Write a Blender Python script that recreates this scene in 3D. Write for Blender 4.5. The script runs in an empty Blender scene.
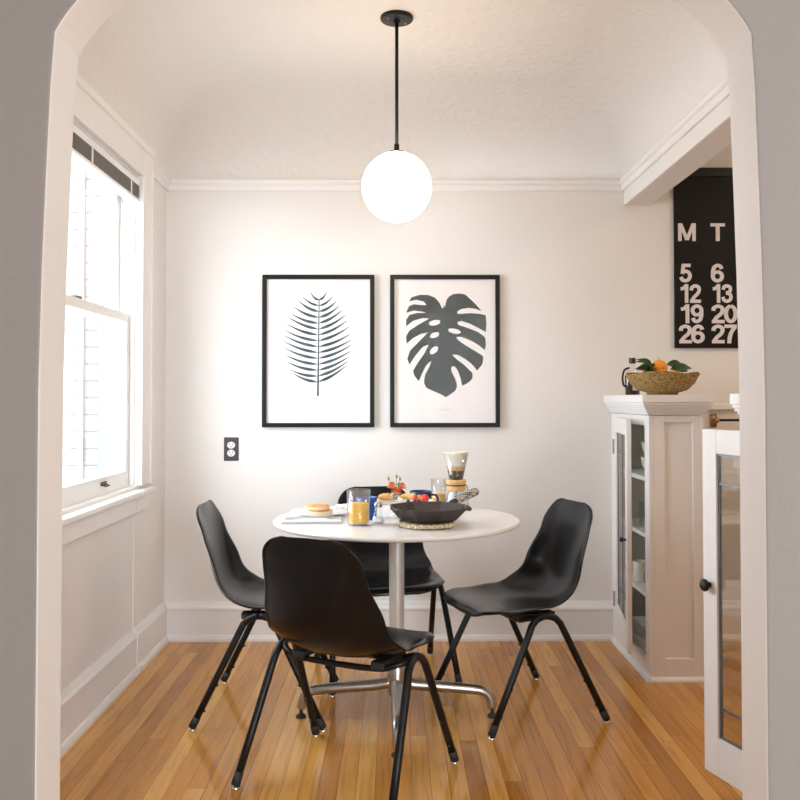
import bpy, bmesh, math, random
from mathutils import Vector, Matrix
random.seed(7)
C = bpy.context.scene.collection
sc = bpy.context.scene
PI = math.pi
def R(d): return math.radians(d)

# ------------------------------------------------------------------ camera, light, exposure
cam = bpy.data.cameras.new('camera'); camo = bpy.data.objects.new('camera', cam); C.objects.link(camo)
camo.location = (0, 0, 1.183); camo.rotation_euler = (R(90 + 1.2), 0, R(-0.3))
cam.sensor_width = 36; cam.lens = 880 / 800 * 36; cam.shift_y = -20.43 / 800; cam.clip_start = .05
sc.camera = camo
sc.view_settings.view_transform = 'Standard'; sc.view_settings.look = 'None'
sc.view_settings.gamma = 1; sc.view_settings.use_curve_mapping = False
sc.view_settings.exposure = EXPO = 0.44
w = bpy.data.worlds.new('world'); sc.world = w; w.use_nodes = True
bg = w.node_tree.nodes['Background']; bg.inputs[0].default_value = (.84, .92, 1, 1); bg.inputs[1].default_value = 8.0

def sun(name, rot, e, col, ang=2):
    l = bpy.data.lights.new(name, 'SUN'); l.energy = e; l.color = col; l.angle = R(ang)
    o = bpy.data.objects.new(name, l); C.objects.link(o); o.rotation_euler = rot
sd = Vector((.515, .857, -.60)).to_track_quat('-Z', 'Y').to_euler()
sun('hazy_sun', sd, 0.75, (.80, .90, 1), 34)
def portal(name, loc, rot, sx, sy):
    l = bpy.data.lights.new(name, 'AREA'); l.shape = 'RECTANGLE'; l.size = sx; l.size_y = sy
    l.cycles.is_portal = True
    o = bpy.data.objects.new(name, l); C.objects.link(o); o.location = loc; o.rotation_euler = rot
portal('window_portal', (-1.30, 3.265, 1.48), (0, R(-90), 0), 1.4, 1.3)
portal('living_portal', (3.45, .9, 1.65), (0, R(90), 0), .7, .6)
portal('rear_portal', (1.75, -2.95, 1.18), (R(90), 0, 0), 2.7, 2.26)
kl = bpy.data.lights.new('kitchen_ceiling_light', 'AREA'); kl.shape = 'DISK'; kl.size = .45; kl.energy = 12; kl.color = (1, .80, .60)
klo = bpy.data.objects.new('kitchen_ceiling_light', kl); C.objects.link(klo); klo.location = (2.5, 3.1, 2.60)

# ------------------------------------------------------------------ materials
def mat(name, col=(.8, .8, .8), rough=.5, metal=0, spec=.5, emit=None, bump=None, var=None, coat=0, sheen=0, sss=0):
    """bump=(scale, strength, distance); var=(scale, amount) slight albedo mottling"""
    m = bpy.data.materials.new(name); m.use_nodes = True; nt = m.node_tree; b = nt.nodes['Principled BSDF']
    b.inputs['Base Color'].default_value = (*col, 1); b.inputs['Roughness'].default_value = rough
    b.inputs['Metallic'].default_value = metal; b.inputs['Specular IOR Level'].default_value = spec
    b.inputs['Coat Weight'].default_value = coat
    if sheen: b.inputs['Sheen Weight'].default_value = sheen
    if sss:
        b.inputs['Subsurface Weight'].default_value = sss; b.inputs['Subsurface Radius'].default_value = (.02, .01, .005)
    tc = nt.nodes.new('ShaderNodeTexCoord')
    if var:
        n = nt.nodes.new('ShaderNodeTexNoise'); n.inputs['Scale'].default_value = var[0]; n.inputs['Detail'].default_value = 4
        nt.links.new(tc.outputs['Object'], n.inputs['Vector'])
        r = nt.nodes.new('ShaderNodeValToRGB'); a = var[1]
        r.color_ramp.elements[0].position = .3; r.color_ramp.elements[1].position = .7
        r.color_ramp.elements[0].color = (*[c * (1 - a) for c in col], 1); r.color_ramp.elements[1].color = (*[min(1, c * (1 + a)) for c in col], 1)
        nt.links.new(n.outputs['Fac'], r.inputs['Fac']); nt.links.new(r.outputs['Color'], b.inputs['Base Color'])
    if bump:
        n = nt.nodes.new('ShaderNodeTexNoise'); n.inputs['Scale'].default_value = bump[0]; n.inputs['Detail'].default_value = 5
        nt.links.new(tc.outputs['Object'], n.inputs['Vector'])
        bp = nt.nodes.new('ShaderNodeBump'); bp.inputs['Strength'].default_value = bump[1]; bp.inputs['Distance'].default_value = bump[2]
        nt.links.new(n.outputs['Fac'], bp.inputs['Height']); nt.links.new(bp.outputs['Normal'], b.inputs['Normal'])
    if emit:
        b.inputs['Emission Color'].default_value = (*emit[0], 1); b.inputs['Emission Strength'].default_value = emit[1]
    return m
def glass_mat(name, tint=(1, 1, 1), gloss=.10, rough=.02):
    m = bpy.data.materials.new(name); m.use_nodes = True; nt = m.node_tree; nt.nodes.clear()
    o = nt.nodes.new('ShaderNodeOutputMaterial'); mx = nt.nodes.new('ShaderNodeMixShader')
    t = nt.nodes.new('ShaderNodeBsdfTransparent'); t.inputs[0].default_value = (*tint, 1)
    g = nt.nodes.new('ShaderNodeBsdfGlossy'); g.inputs['Roughness'].default_value = rough
    lw = nt.nodes.new('ShaderNodeLayerWeight'); lw.inputs['Blend'].default_value = .35
    mr = nt.nodes.new('ShaderNodeMapRange'); mr.inputs['To Min'].default_value = gloss * .4; mr.inputs['To Max'].default_value = gloss * 5
    nt.links.new(lw.outputs['Facing'], mr.inputs['Value']); nt.links.new(mr.outputs['Result'], mx.inputs['Fac'])
    nt.links.new(t.outputs[0], mx.inputs[1]); nt.links.new(g.outputs[0], mx.inputs[2]); nt.links.new(mx.outputs[0], o.inputs[0])
    return m

M = {}
M['wall'] = mat('wall_paint', (.82, .79, .755), .62, bump=(35, .12, .01), var=(1.5, .012))
M['plaster'] = mat('ceiling_plaster', (.82, .79, .755), .7, bump=(28, .5, .012))
M['arch_front'] = mat('shaded_arch_grey', (.28, .26, .245), .7, bump=(45, .2, .008))  # shade put into the colour: arch front darkened to look dimly lit
M['living_wall'] = mat('living_room_paint', (.66, .62, .58), .7, bump=(45, .2, .008))
M['kitchen_wall'] = mat('kitchen_paint', (.80, .745, .68), .7, bump=(35, .12, .01))
M['trim'] = mat('trim_paint', (.87, .85, .83), .38)
M['cab'] = mat('cabinet_paint', (.87, .85, .83), .35, bump=(60, .05, .004))
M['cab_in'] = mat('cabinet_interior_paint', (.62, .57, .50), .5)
M['window_white'] = mat('window_paint', (.90, .89, .87), .35)
M['black_plastic'] = mat('black_shell_plastic', (.006, .006, .0068), .22, spec=.30, bump=(300, .05, .001))
M['black_metal'] = mat('black_tube_metal', (.007, .007, .0075), .35, spec=.3)
M['chrome'] = mat('chrome', (.75, .74, .72), .16, metal=1)
M['alu'] = mat('polished_aluminium', (.46, .44, .41), .28, metal=1)
M['column'] = mat('column_paint', (.56, .51, .45), .42, metal=.25)
M['laminate'] = mat('white_laminate', (.86, .84, .82), .22)
M['edge'] = mat('tabletop_edge', (.74, .70, .65), .4)
M['rubber'] = mat('black_rubber', (.015, .015, .015), .6)
M['frame'] = mat('black_frame_wood', (.008, .007, .007), .4, spec=.22)
M['paper'] = mat('print_paper', (.86, .82, .80), .6)
M['fern_ink'] = mat('fern_ink', (.045, .075, .082), .6, var=(18, .5))
M['monstera_ink'] = mat('monstera_ink', (.060, .068, .066), .6, var=(14, .25))
M['vein'] = mat('vein_ink', (.085, .10, .10), .6)
M['caption'] = mat('caption_ink', (.62, .58, .57), .6)
M['cal'] = mat('calendar_black', (.009, .008, .008), .55, spec=.2)
M['cal_white'] = mat('calendar_white', (.74, .68, .68), .5)
M['outlet'] = mat('outlet_plate_brown', (.045, .032, .032), .35)
M['white_plastic'] = mat('white_plastic', (.85, .85, .85), .35)
M['dark'] = mat('dark_slot', (.01, .01, .01), .8)
M['globe'] = mat('opal_glass_globe', (1, .96, .9), .2, emit=((1, .80, .58), 9.5))
M['glass'] = glass_mat('clear_glass', (.97, .98, .98), .08)
M['pane'] = glass_mat('window_glass', (.98, .99, 1), .03)
M['pic_glass'] = glass_mat('picture_glass', (1, 1, 1), .005, .015)
M['cab_glass'] = glass_mat('cabinet_glass', (.95, .96, .96), .10, .03)
M['lead'] = mat('lead_came', (.22, .22, .23), .4, metal=.7)
M['juice'] = mat('orange_juice', (1.0, .54, .035), .35, sss=.4)
M['navy'] = mat('navy_enamel', (.012, .03, .10), .25)
M['blue'] = mat('blue_enamel', (.02, .09, .34), .25)
M['white_cer'] = mat('white_ceramic', (.86, .85, .83), .18)
M['cream_cer'] = mat('cream_ceramic', (.74, .69, .58), .25)
M['salt'] = mat('salt_grain', (.93, .93, .93), .8)
M['pancake'] = mat('pancake_brown', (.66, .33, .10), .7, var=(45, .35), bump=(90, .3, .002))
M['pancake_side'] = mat('pancake_pale', (.83, .62, .36), .8)
M['croissant'] = mat('croissant_crust', (.80, .46, .15), .6, var=(40, .35))
M['iron'] = mat('cast_iron', (.034, .022, .021), .45, bump=(160, .2, .001))
M['rope'] = mat('woven_rope', (.62, .50, .31), .85, var=(90, .3))
M['petal'] = mat('orange_petal', (.90, .19, .05), .6, var=(60, .25))
M['stem'] = mat('green_stem', (.16, .26, .05), .6)
M['leafm'] = mat('citrus_leaf', (.035, .085, .02), .4, var=(30, .4))
M['orange'] = mat('orange_peel', (.92, .33, .02), .42, bump=(220, .35, .002))
M['wood'] = mat('collar_wood', (.70, .42, .18), .5, var=(25, .25))
M['leather'] = mat('leather_tie', (.14, .06, .03), .7)
M['coffee'] = mat('coffee_grounds', (.075, .04, .02), .9, bump=(200, .5, .002))
M['filter'] = mat('paper_filter', (.80, .72, .62), .9)
M['syrup'] = mat('dark_syrup', (.035, .012, .010), .08)
M['label'] = mat('bottle_label', (.75, .73, .74), .6)
M['cap'] = mat('black_cap', (.012, .012, .012), .4)
M['brass'] = mat('aged_brass', (.38, .27, .13), .4, metal=.9)
M['cloth'] = mat('linen_cloth', (.80, .79, .78), .9, sheen=.2, bump=(200, .3, .002))
M['stripe'] = mat('striped_edge', (.42, .41, .45), .9)
M['steel'] = mat('cutlery_steel', (.55, .50, .44), .25, metal=1)
M['red_fruit'] = mat('strawberry_red', (.75, .06, .03), .35, bump=(180, .4, .002))
M['blueberry'] = mat('blueberry_skin', (.02, .03, .09), .55)
M['grape'] = mat('green_grape', (.42, .55, .12), .3)
M['blind'] = mat('blind_slat', (.42, .39, .36), .5)
M['bronze'] = mat('dark_bronze', (.05, .035, .025), .35, metal=.6)
M['bluegrey'] = mat('blue_grey_pipe', (.13, .135, .16), .6)
M['orangebrick'] = mat('orange_corner_strip', (.27, .20, .16), .8)
M['asphalt'] = mat('alley_concrete', (.4, .4, .4), .9, var=(2, .15))

def basket_mat():
    m = mat('woven_straw', (.52, .35, .13), .75); nt = m.node_tree; b = nt.nodes['Principled BSDF']
    tc = nt.nodes.new('ShaderNodeTexCoord'); v = nt.nodes.new('ShaderNodeTexVoronoi'); v.inputs['Scale'].default_value = 130
    mp = nt.nodes.new('ShaderNodeMapping'); mp.inputs['Scale'].default_value = (1, 1, 1.8)
    nt.links.new(tc.outputs['Object'], mp.inputs[0]); nt.links.new(mp.outputs[0], v.inputs['Vector'])
    r = nt.nodes.new('ShaderNodeValToRGB'); r.color_ramp.elements[0].color = (.54, .35, .12, 1); r.color_ramp.elements[1].color = (.17, .10, .03, 1)
    r.color_ramp.elements[0].position = .25; r.color_ramp.elements[1].position = .75
    nt.links.new(v.outputs['Distance'], r.inputs[0]); nt.links.new(r.outputs[0], b.inputs['Base Color'])
    bp = nt.nodes.new('ShaderNodeBump'); bp.invert = True; bp.inputs['Strength'].default_value = .9; bp.inputs['Distance'].default_value = .004
    nt.links.new(v.outputs['Distance'], bp.inputs['Height']); nt.links.new(bp.outputs[0], b.inputs['Normal'])
    return m
M['basket'] = basket_mat()

def floor_mat():
    m = bpy.data.materials.new('oak_strip_floor'); m.use_nodes = True; nt = m.node_tree; N = nt.nodes; L = nt.links; b = N['Principled BSDF']
    def math_(op, a, bb=None, c=None):
        n = N.new('ShaderNodeMath'); n.operation = op
        for i, v in enumerate((a, bb, c)):
            if v is None: continue
            if isinstance(v, (int, float)): n.inputs[i].default_value = v
            else: L.new(v, n.inputs[i])
        return n.outputs[0]
    tc = N.new('ShaderNodeTexCoord'); s = N.new('ShaderNodeSeparateXYZ'); L.new(tc.outputs['Object'], s.inputs[0])
    W = .057; LEN = 2.3
    xs = math_('DIVIDE', math_('ADD', s.outputs[0], 20.012), W); ix = math_('FLOOR', xs); fx = math_('FRACT', xs)
    wn = N.new('ShaderNodeTexWhiteNoise'); wn.noise_dimensions = '1D'; L.new(ix, wn.inputs['W'])
    ys = math_('ADD', math_('DIVIDE', s.outputs[1], LEN), math_('MULTIPLY', wn.outputs['Value'], 7.0)); iy = math_('FLOOR', ys); fy = math_('FRACT', ys)
    wn2 = N.new('ShaderNodeTexWhiteNoise'); wn2.noise_dimensions = '2D'
    cb = N.new('ShaderNodeCombineXYZ'); L.new(ix, cb.inputs[0]); L.new(iy, cb.inputs[1]); L.new(cb.outputs[0], wn2.inputs['Vector'])
    # grain
    cg = N.new('ShaderNodeCombineXYZ'); L.new(math_('MULTIPLY', s.outputs[0], 70), cg.inputs[0]); L.new(math_('MULTIPLY', s.outputs[1], 3.2), cg.inputs[1])
    L.new(math_('MULTIPLY', wn2.outputs['Value'], 40), cg.inputs[2])
    gn = N.new('ShaderNodeTexNoise'); gn.inputs['Scale'].default_value = 1; gn.inputs['Detail'].default_value = 6; gn.inputs['Distortion'].default_value = .8
    L.new(cg.outputs[0], gn.inputs['Vector'])
    r = N.new('ShaderNodeValToRGB'); e = r.color_ramp.elements
    e[0].position = 0; e[0].color = (.37, .135, .020, 1); e[1].position = 1; e[1].color = (.80, .42, .105, 1)
    x = r.color_ramp.elements.new(.5); x.color = (.61, .265, .045, 1)
    f = math_('ADD', math_('MULTIPLY', wn2.outputs['Value'], .75), math_('MULTIPLY', gn.outputs['Fac'], .32)); L.new(f, r.inputs[0])
    gmap = N.new('ShaderNodeMapRange'); gmap.inputs['From Min'].default_value = .36; gmap.inputs['From Max'].default_value = .5
    gmap.inputs['To Min'].default_value = .80; gmap.inputs['To Max'].default_value = 1; L.new(gn.outputs['Fac'], gmap.inputs[0])
    ex = math_('MINIMUM', fx, math_('SUBTRACT', 1, fx)); ey = math_('MULTIPLY', math_('MINIMUM', fy, math_('SUBTRACT', 1, fy)), LEN / W)
    gap = math_('MINIMUM', ex, ey); gm = N.new('ShaderNodeMapRange'); gm.inputs['From Min'].default_value = .006; gm.inputs['From Max'].default_value = .03
    gm.inputs['To Min'].default_value = .38; L.new(gap, gm.inputs[0])
    mul = N.new('ShaderNodeMix'); mul.data_type = 'RGBA'; mul.blend_type = 'MULTIPLY'; mul.inputs[0].default_value = 1
    cc = N.new('ShaderNodeCombineColor'); k = math_('MULTIPLY', gmap.outputs[0], gm.outputs[0])
    for i in range(3): L.new(k, cc.inputs[i])
    L.new(r.outputs[0], mul.inputs[6]); L.new(cc.outputs[0], mul.inputs[7]); L.new(mul.outputs[2], b.inputs['Base Color'])
    b.inputs['Roughness'].default_value = .17; b.inputs['Specular IOR Level'].default_value = .5
    bp = N.new('ShaderNodeBump'); bp.inputs['Strength'].default_value = .25; bp.inputs['Distance'].default_value = .002
    n3 = N.new('ShaderNodeTexNoise'); n3.inputs['Scale'].default_value = 9; L.new(tc.outputs['Object'], n3.inputs['Vector'])
    L.new(math_('ADD', gm.outputs[0], math_('MULTIPLY', n3.outputs['Fac'], .9)), bp.inputs['Height']); L.new(bp.outputs[0], b.inputs['Normal'])
    return m
M['floor'] = floor_mat()

def brick_mat():
    m = bpy.data.materials.new('painted_brick'); m.use_nodes = True; nt = m.node_tree; b = nt.nodes['Principled BSDF']
    tc = nt.nodes.new('ShaderNodeTexCoord'); mp = nt.nodes.new('ShaderNodeMapping'); mp.inputs['Rotation'].default_value = (R(90), 0, 0)
    br = nt.nodes.new('ShaderNodeTexBrick'); br.inputs['Scale'].default_value = 1; br.inputs['Brick Width'].default_value = .30
    br.inputs['Row Height'].default_value = .115; br.inputs['Mortar Size'].default_value = .006
    br.inputs['Color1'].default_value = (.25, .24, .237, 1); br.inputs['Color2'].default_value = (.215, .205, .20, 1); br.inputs['Mortar'].default_value = (.12, .115, .117, 1)
    nt.links.new(tc.outputs['Object'], mp.inputs[0]); nt.links.new(mp.outputs[0], br.inputs['Vector']); nt.links.new(br.outputs['Color'], b.inputs['Base Color'])
    b.inputs['Roughness'].default_value = .9
    return m
M['brick'] = brick_mat()

# ------------------------------------------------------------------ helpers
def obj(name, bm, m, parent=None, smooth=False, bevel=0, kind=None, subsurf=0, solid=0, loc=None):
    bmesh.ops.recalc_face_normals(bm, faces=bm.faces)
    me = bpy.data.meshes.new(name); bm.to_mesh(me); bm.free()
    ms = m if isinstance(m, (list, tuple)) else [m]
    for x in ms: me.materials.append(M[x] if isinstance(x, str) else x)
    if smooth:
        for p in me.polygons: p.use_smooth = True
    o = bpy.data.objects.new(name, me); C.objects.link(o)
    if parent: o.parent = parent
    if loc: o.location = loc
    if kind: o['kind'] = kind
    if solid:
        s = o.modifiers.new('solid', 'SOLIDIFY'); s.thickness = solid; s.offset = 0
    if bevel:
        bv = o.modifiers.new('bevel', 'BEVEL'); bv.width = bevel; bv.segments = 2; bv.limit_method = 'ANGLE'
    if subsurf:
        s = o.modifiers.new('sub', 'SUBSURF'); s.levels = s.render_levels = subsurf
    return o
def thing(name, label, cat, loc=(0, 0, 0), rz=0, group=None):
    o = bpy.data.objects.new(name, None); C.objects.link(o); o.location = loc; o.rotation_euler = (0, 0, rz); o.empty_display_size = .05
    return tag(o, label, cat, group)
def tag(o, label, cat, group=None):
    o['label'] = label; o['category'] = cat
    if group: o['group'] = group
    return o
def dup(root, loc, rz=0, label=None):
    def cp(o, p):
        c = o.copy(); C.objects.link(c)
        if p: c.parent = p
        for ch in o.children: cp(ch, c)
        return c
    r = cp(root, None); r.location = loc; r.rotation_euler = (0, 0, rz)
    if label: r['label'] = label
    return r
def B(): return bmesh.new()
def box(bm, x0, x1, y0, y1, z0, z1, mi=0):
    v = [bm.verts.new(p) for p in ((x0, y0, z0), (x1, y0, z0), (x1, y1, z0), (x0, y1, z0), (x0, y0, z1), (x1, y0, z1), (x1, y1, z1), (x0, y1, z1))]
    for f in ((3, 2, 1, 0), (4, 5, 6, 7), (0, 1, 5, 4), (1, 2, 6, 5), (2, 3, 7, 6), (3, 0, 4, 7)):
        bm.faces.new([v[i] for i in f]).material_index = mi
    return bm
def prism(bm, poly, axis, a, b, mi=0):
    """poly: 2D points in the other two axes (in xyz order), extruded along axis from a to b"""
    def P(p, t):
        return {'x': (t, p[0], p[1]), 'y': (p[0], t, p[1]), 'z': (p[0], p[1], t)}[axis]
    A = [bm.verts.new(P(p, a)) for p in poly]; Bv = [bm.verts.new(P(p, b)) for p in poly]; n = len(poly)
    fs = [bm.faces.new(A), bm.faces.new(Bv[::-1])]
    for i in range(n): fs.append(bm.faces.new((A[i], A[(i + 1) % n], Bv[(i + 1) % n], Bv[i])))
    for f in fs: f.material_index = mi
    return bm
def lathe(bm, prof, seg=32, c=(0, 0, 0), close=False, mi=0, sx=1, sy=1):
    rings = []
    for r, z in prof:
        if r < 1e-5: rings.append([bm.verts.new((c[0], c[1], c[2] + z))])
        else: rings.append([bm.verts.new((c[0] + sx * r * math.cos(2 * PI * i / seg), c[1] + sy * r * math.sin(2 * PI * i / seg), c[2] + z)) for i in range(seg)])
    prs = list(zip(rings, rings[1:])) + ([(rings[-1], rings[0])] if close else [])
    for a, b in prs:
        for i in range(seg):
            j = (i + 1) % seg
            if len(a) == 1 and len(b) == 1: continue
            if len(a) == 1: f = bm.faces.new((a[0], b[j], b[i]))
            elif len(b) == 1: f = bm.faces.new((a[i], a[j], b[0]))
            else: f = bm.faces.new((a[i], a[j], b[j], b[i]))
            f.material_index = mi
    return bm
def catmull(pts, n):
    P = [Vector(p) for p in pts]; P = [P[0] * 2 - P[1]] + P + [P[-1] * 2 - P[-2]]; out = []
    for i in range(1, len(P) - 2):
        for k in range(n):
            t = k / n; a, b, c, d = P[i - 1], P[i], P[i + 1], P[i + 2]
            out.append(.5 * ((2 * b) + (c - a) * t + (2 * a - 5 * b + 4 * c - d) * t * t + (3 * b - a - 3 * c + d) * t ** 3))
    out.append(P[-2]); return out
def tube(bm, pts, r, seg=12, smooth=0, cap=True, mi=0):
    P = catmull(pts, smooth) if smooth else [Vector(p) for p in pts]
    n = len(P); rr = r if callable(r) else (lambda t: r)
    T = [(P[min(i + 1, n - 1)] - P[max(i - 1, 0)]).normalized() for i in range(n)]
    up = Vector((0, 0, 1)) if abs(T[0].z) < .9 else Vector((1, 0, 0)); s = T[0].cross(up).normalized(); rings = []
    for i in range(n):
        s = (s - T[i] * s.dot(T[i])).normalized(); q = T[i].cross(s); a = rr(i / (n - 1))
        rings.append([bm.verts.new(P[i] + (s * math.cos(2 * PI * k / seg) + q * math.sin(2 * PI * k / seg)) * a) for k in range(seg)])
    for a, b in zip(rings, rings[1:]):
        for k in range(seg): bm.faces.new((a[k], a[(k + 1) % seg], b[(k + 1) % seg], b[k])).material_index = mi
    if cap:
        bm.faces.new(rings[0][::-1]).material_index = mi; bm.faces.new(rings[-1]).material_index = mi
    return bm
def ball(bm, c, r, sz=1, seg=16, sy=1, sx=1):
    g = bmesh.ops.create_uvsphere(bm, u_segments=seg, v_segments=max(8, seg // 2), radius=r)
    for v in g['verts']: v.co = Vector((v.co.x * sx + c[0], v.co.y * sy + c[1], v.co.z * sz + c[2]))
    return bm
def struct(name, bm, m, **k): return obj(name, bm, m, kind='structure', **k)

# ------------------------------------------------------------------ dimensions (metres)
XL, YB, YA0, YA1 = -1.13, 4.33, 1.83, 1.97        # nook: left wall, back wall, arch wall faces
BX0, BX1 = 1.13, 1.26                             # beam over the cabinets
ZC, ZR = 2.62, 2.26                               # ceiling, springing of the coves
KX = 3.4                                          # kitchen's far wall
LX0, LX1, LY0 = -1.27, 3.4, -2.9                   # living room

# ------------------------------------------------------------------ structure
struct('floor', box(B(), LX0 - .1, KX + .1, LY0 - .1, YB + .12, -.06, 0), 'floor')
# left wall with window hole
WY0, WY1, WZ0, WZ1 = 2.60, 3.86, .80, 2.16
bm = B(); x0, x1 = XL - .14, XL
box(bm, x0, x1, YA1, WY0, 0, ZC); box(bm, x0, x1, WY1, YB, 0, ZC); box(bm, x0, x1, WY0, WY1, 0, WZ0); box(bm, x0, x1, WY0, WY1, WZ1, ZC)
struct('wall_left', bm, 'wall')
struct('wall_back', box(B(), XL - .14, 1.25, YB, YB + .12, 0, ZC), 'wall')
struct('wall_kitchen_back', box(B(), 1.25, KX + .12, YB, YB + .12, 0, ZC), 'wall')
# arch wall
OX0, OX1, ZS, RA = -.74, .769, 1.95, .34
a0 = R(28); off = RA * (1 - 0) * math.cos(a0)
def arch_pts():
    LN = [(0, 1.2), (.005, 1.45), (.012, 1.65), (.02, 1.84), (.028, ZS)]
    pts = [(OX0, 0)] + [(OX0 + a, z) for a, z in LN]
    cx = OX0 + .028 + off; cz = ZS - RA * math.sin(a0)
    for k in range(1, 15): a = a0 + (PI / 2 - a0) * k / 14; pts.append((cx - RA * math.cos(a), cz + RA * math.sin(a)))
    cx = OX1 - .022 - off
    for k in range(14, 0, -1): a = a0 + (PI / 2 - a0) * k / 14; pts.append((cx + RA * math.cos(a), cz + RA * math.sin(a)))
    return pts + [(OX1 - a * .8, z) for a, z in LN[::-1]] + [(OX1, 0)]
poly = [(LX0, 0)] + arch_pts() + [(LX1, 0), (LX1, ZC), (LX0, ZC)]
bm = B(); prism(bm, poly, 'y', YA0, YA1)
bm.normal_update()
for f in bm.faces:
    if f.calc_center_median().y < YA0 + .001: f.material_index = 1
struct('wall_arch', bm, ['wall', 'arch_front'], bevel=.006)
# beam
struct('trim_beam', box(B(), BX0, BX1, YA1, YB, 2.135, ZC), 'wall', bevel=.004)
# nook ceiling with coves
bm = B(); r = ZC - ZR; rings = []
for k in range(0, 17):
    th = PI / 2 * k / 16; d = r * (1 - math.cos(th)); z = ZR + r * math.sin(th)
    rings.append([bm.verts.new(p) for p in ((XL + d, YA1 + d, z), (BX0 - d, YA1 + d, z), (BX0 - d, YB - d, z), (XL + d, YB - d, z))])
for a, b in zip(rings, rings[1:]):
    for i in range(4): f = bm.faces.new((a[i], a[(i + 1) % 4], b[(i + 1) % 4], b[i])); f.smooth = True
bm.faces.new(rings[-1])
struct('ceiling', bm, 'plaster')
struct('ceiling_slab', box(B(), LX0 - .1, KX + .1, LY0 - .1, YB + .12, ZC + .02, ZC + .17), 'living_wall')
# living room and kitchen shell
def holed(name, axis, a0_, a1_, lo, hi, h0, h1, z0, z1, m):
    bm = B()
    for (p, q, s, t) in ((lo, h0, 0, ZC), (h1, hi, 0, ZC), (h0, h1, 0, z0), (h0, h1, z1, ZC)):
        if axis == 'x': box(bm, a0_, a1_, p, q, s, t)
        else: box(bm, p, q, a0_, a1_, s, t)
    struct(name, bm, m)
holed('wall_living_rear', 'y', LY0 - .1, LY0, LX0, LX1, .4, 3.1, .05, 2.3, 'living_wall')
struct('wall_living_left', box(B(), LX0 - .1, LX0, LY0, YA1, 0, ZC), 'living_wall')
holed('wall_living_right', 'x', LX1, LX1 + .1, LY0, YA1, .6, 1.2, 1.3, 2.0, 'living_wall')
struct('wall_kitchen_right', box(B(), KX, KX + .1, YA1, YB, 0, ZC), 'kitchen_wall')

# picture rail (profile projects p from the wall)
RP = [(0, 2.205), (.012, 2.205), (.016, 2.216), (.016, 2.232), (.026, 2.238), (.03, 2.25), (.026, 2.258), (0, 2.262)]
bm = B(); prism(bm, [(YB - a, z) for a, z in RP], 'x', XL, BX0); struct('trim_1', bm, 'trim')
bm = B(); prism(bm, [(XL + a, z) for a, z in RP], 'y', 4.005, YB); prism(bm, [(XL + a, z) for a, z in RP], 'y', YA1, 2.45); struct('trim_2', bm, 'trim')
bm = B(); prism(bm, [(BX0 - a, z) for a, z in RP], 'y', YA1, YB); struct('trim_3', bm, 'trim')
# baseboards
BP = [(0, 0), (.030, 0), (.030, .012), (.024, .026), (.017, .030), (.017, .146), (.022, .150), (.022, .160), (.014, .172), (.008, .188), (0, .190)]
bm = B(); prism(bm, [(YB - a, z) for a, z in BP], 'x', XL, 1.063); struct('baseboard_back', bm, 'trim')
bm = B(); prism(bm, [(XL + a, z) for a, z in BP], 'y', YA1, YB); struct('baseboard_left', bm, 'trim')
bm = B(); prism(bm, [(YB - a, z) for a, z in BP], 'x', 1.285, KX); struct('baseboard_kitchen', bm, 'trim')
bm = B(); box(bm, 1.285, KX, YB - .02, YB, 1.125, 1.155); struct('trim_4', bm, 'trim', bevel=.004)

# ------------------------------------------------------------------ window
win = bpy.data.objects.new('window_1', None); C.objects.link(win); win['kind'] = 'structure'
cw = .145
bm = B()
box(bm, XL, XL + .022, WY1, WY1 + cw, WZ0, WZ1 + .14); box(bm, XL, XL + .022, WY0 - cw, WY0, WZ0, WZ1 + .14); box(bm, XL, XL + .022, WY0, WY1, WZ1, WZ1 + .14)
box(bm, XL, XL + .034, WY0 - cw - .01, WY1 + cw + .01, WZ1 + .115, WZ1 + .145)
box(bm, XL, XL + .028, WY1 + cw - .02, WY1 + cw, WZ0, WZ1 + .115)
obj('window_casing', bm, 'trim', win, bevel=.003)
bm = B()   # jamb liner with stops
for y0, y1, s in ((WY1 - .004, WY1 + .003, -1), (WY0 - .003, WY0 + .004, 1)):
    box(bm, XL - .14, XL + .002, y0, y1, WZ0, WZ1)
    yy = (WY1 - .016, WY1) if s < 0 else (WY0, WY0 + .016)
    box(bm, XL - .030, XL - .010, yy[0], yy[1], WZ0, WZ1); box(bm, XL - .14, XL - .122, yy[0], yy[1], WZ0, WZ1)
    box(bm, XL - .076, XL - .070, yy[0], yy[1], WZ0, WZ1)
box(bm, XL - .14, XL, WY0, WY1, WZ1 - .006, WZ1 + .003)
obj('window_frame', bm, 'window_white', win, bevel=.002)
bm = B(); box(bm, XL - .03, XL + .042, WY0 - cw - .012, WY1 + cw + .012, .760, .785); obj('window_stool', bm, 'window_white', win, bevel=.006)
bm = B(); box(bm, XL, XL + .020, WY0 - cw, WY1 + cw - .01, .690, .760); obj('window_apron', bm, 'trim', win, bevel=.003)
bm = B(); prism(bm, [(XL - .19, WZ0 - .03), (XL - .02, WZ0 - .03), (XL - .02, WZ0 + .0), (XL - .19, WZ0 - .012)], 'y', WY0, WY1); obj('window_sill', bm, 'window_white', win)
ZM = 1.53
def sash(name, x0, x1, z0, z1, bot, top):
    st = .052; bm = B(); y0, y1 = WY0 + .006, WY1 - .006
    box(bm, x0, x1, y0, y0 + st, z0, z1); box(bm, x0, x1, y1 - st, y1, z0, z1)
    box(bm, x0, x1, y0 + st, y1 - st, z0, z0 + bot); box(bm, x0, x1, y0 + st, y1 - st, z1 - top, z1)
    f = obj(name, bm, 'window_white', win, bevel=.003)
    bm = B(); xm = (x0 + x1) / 2; box(bm, xm - .002, xm + .002, y0 + st, y1 - st, z0 + bot, z1 - top); obj('window_pane', bm, 'pane', f)
    return f
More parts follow.
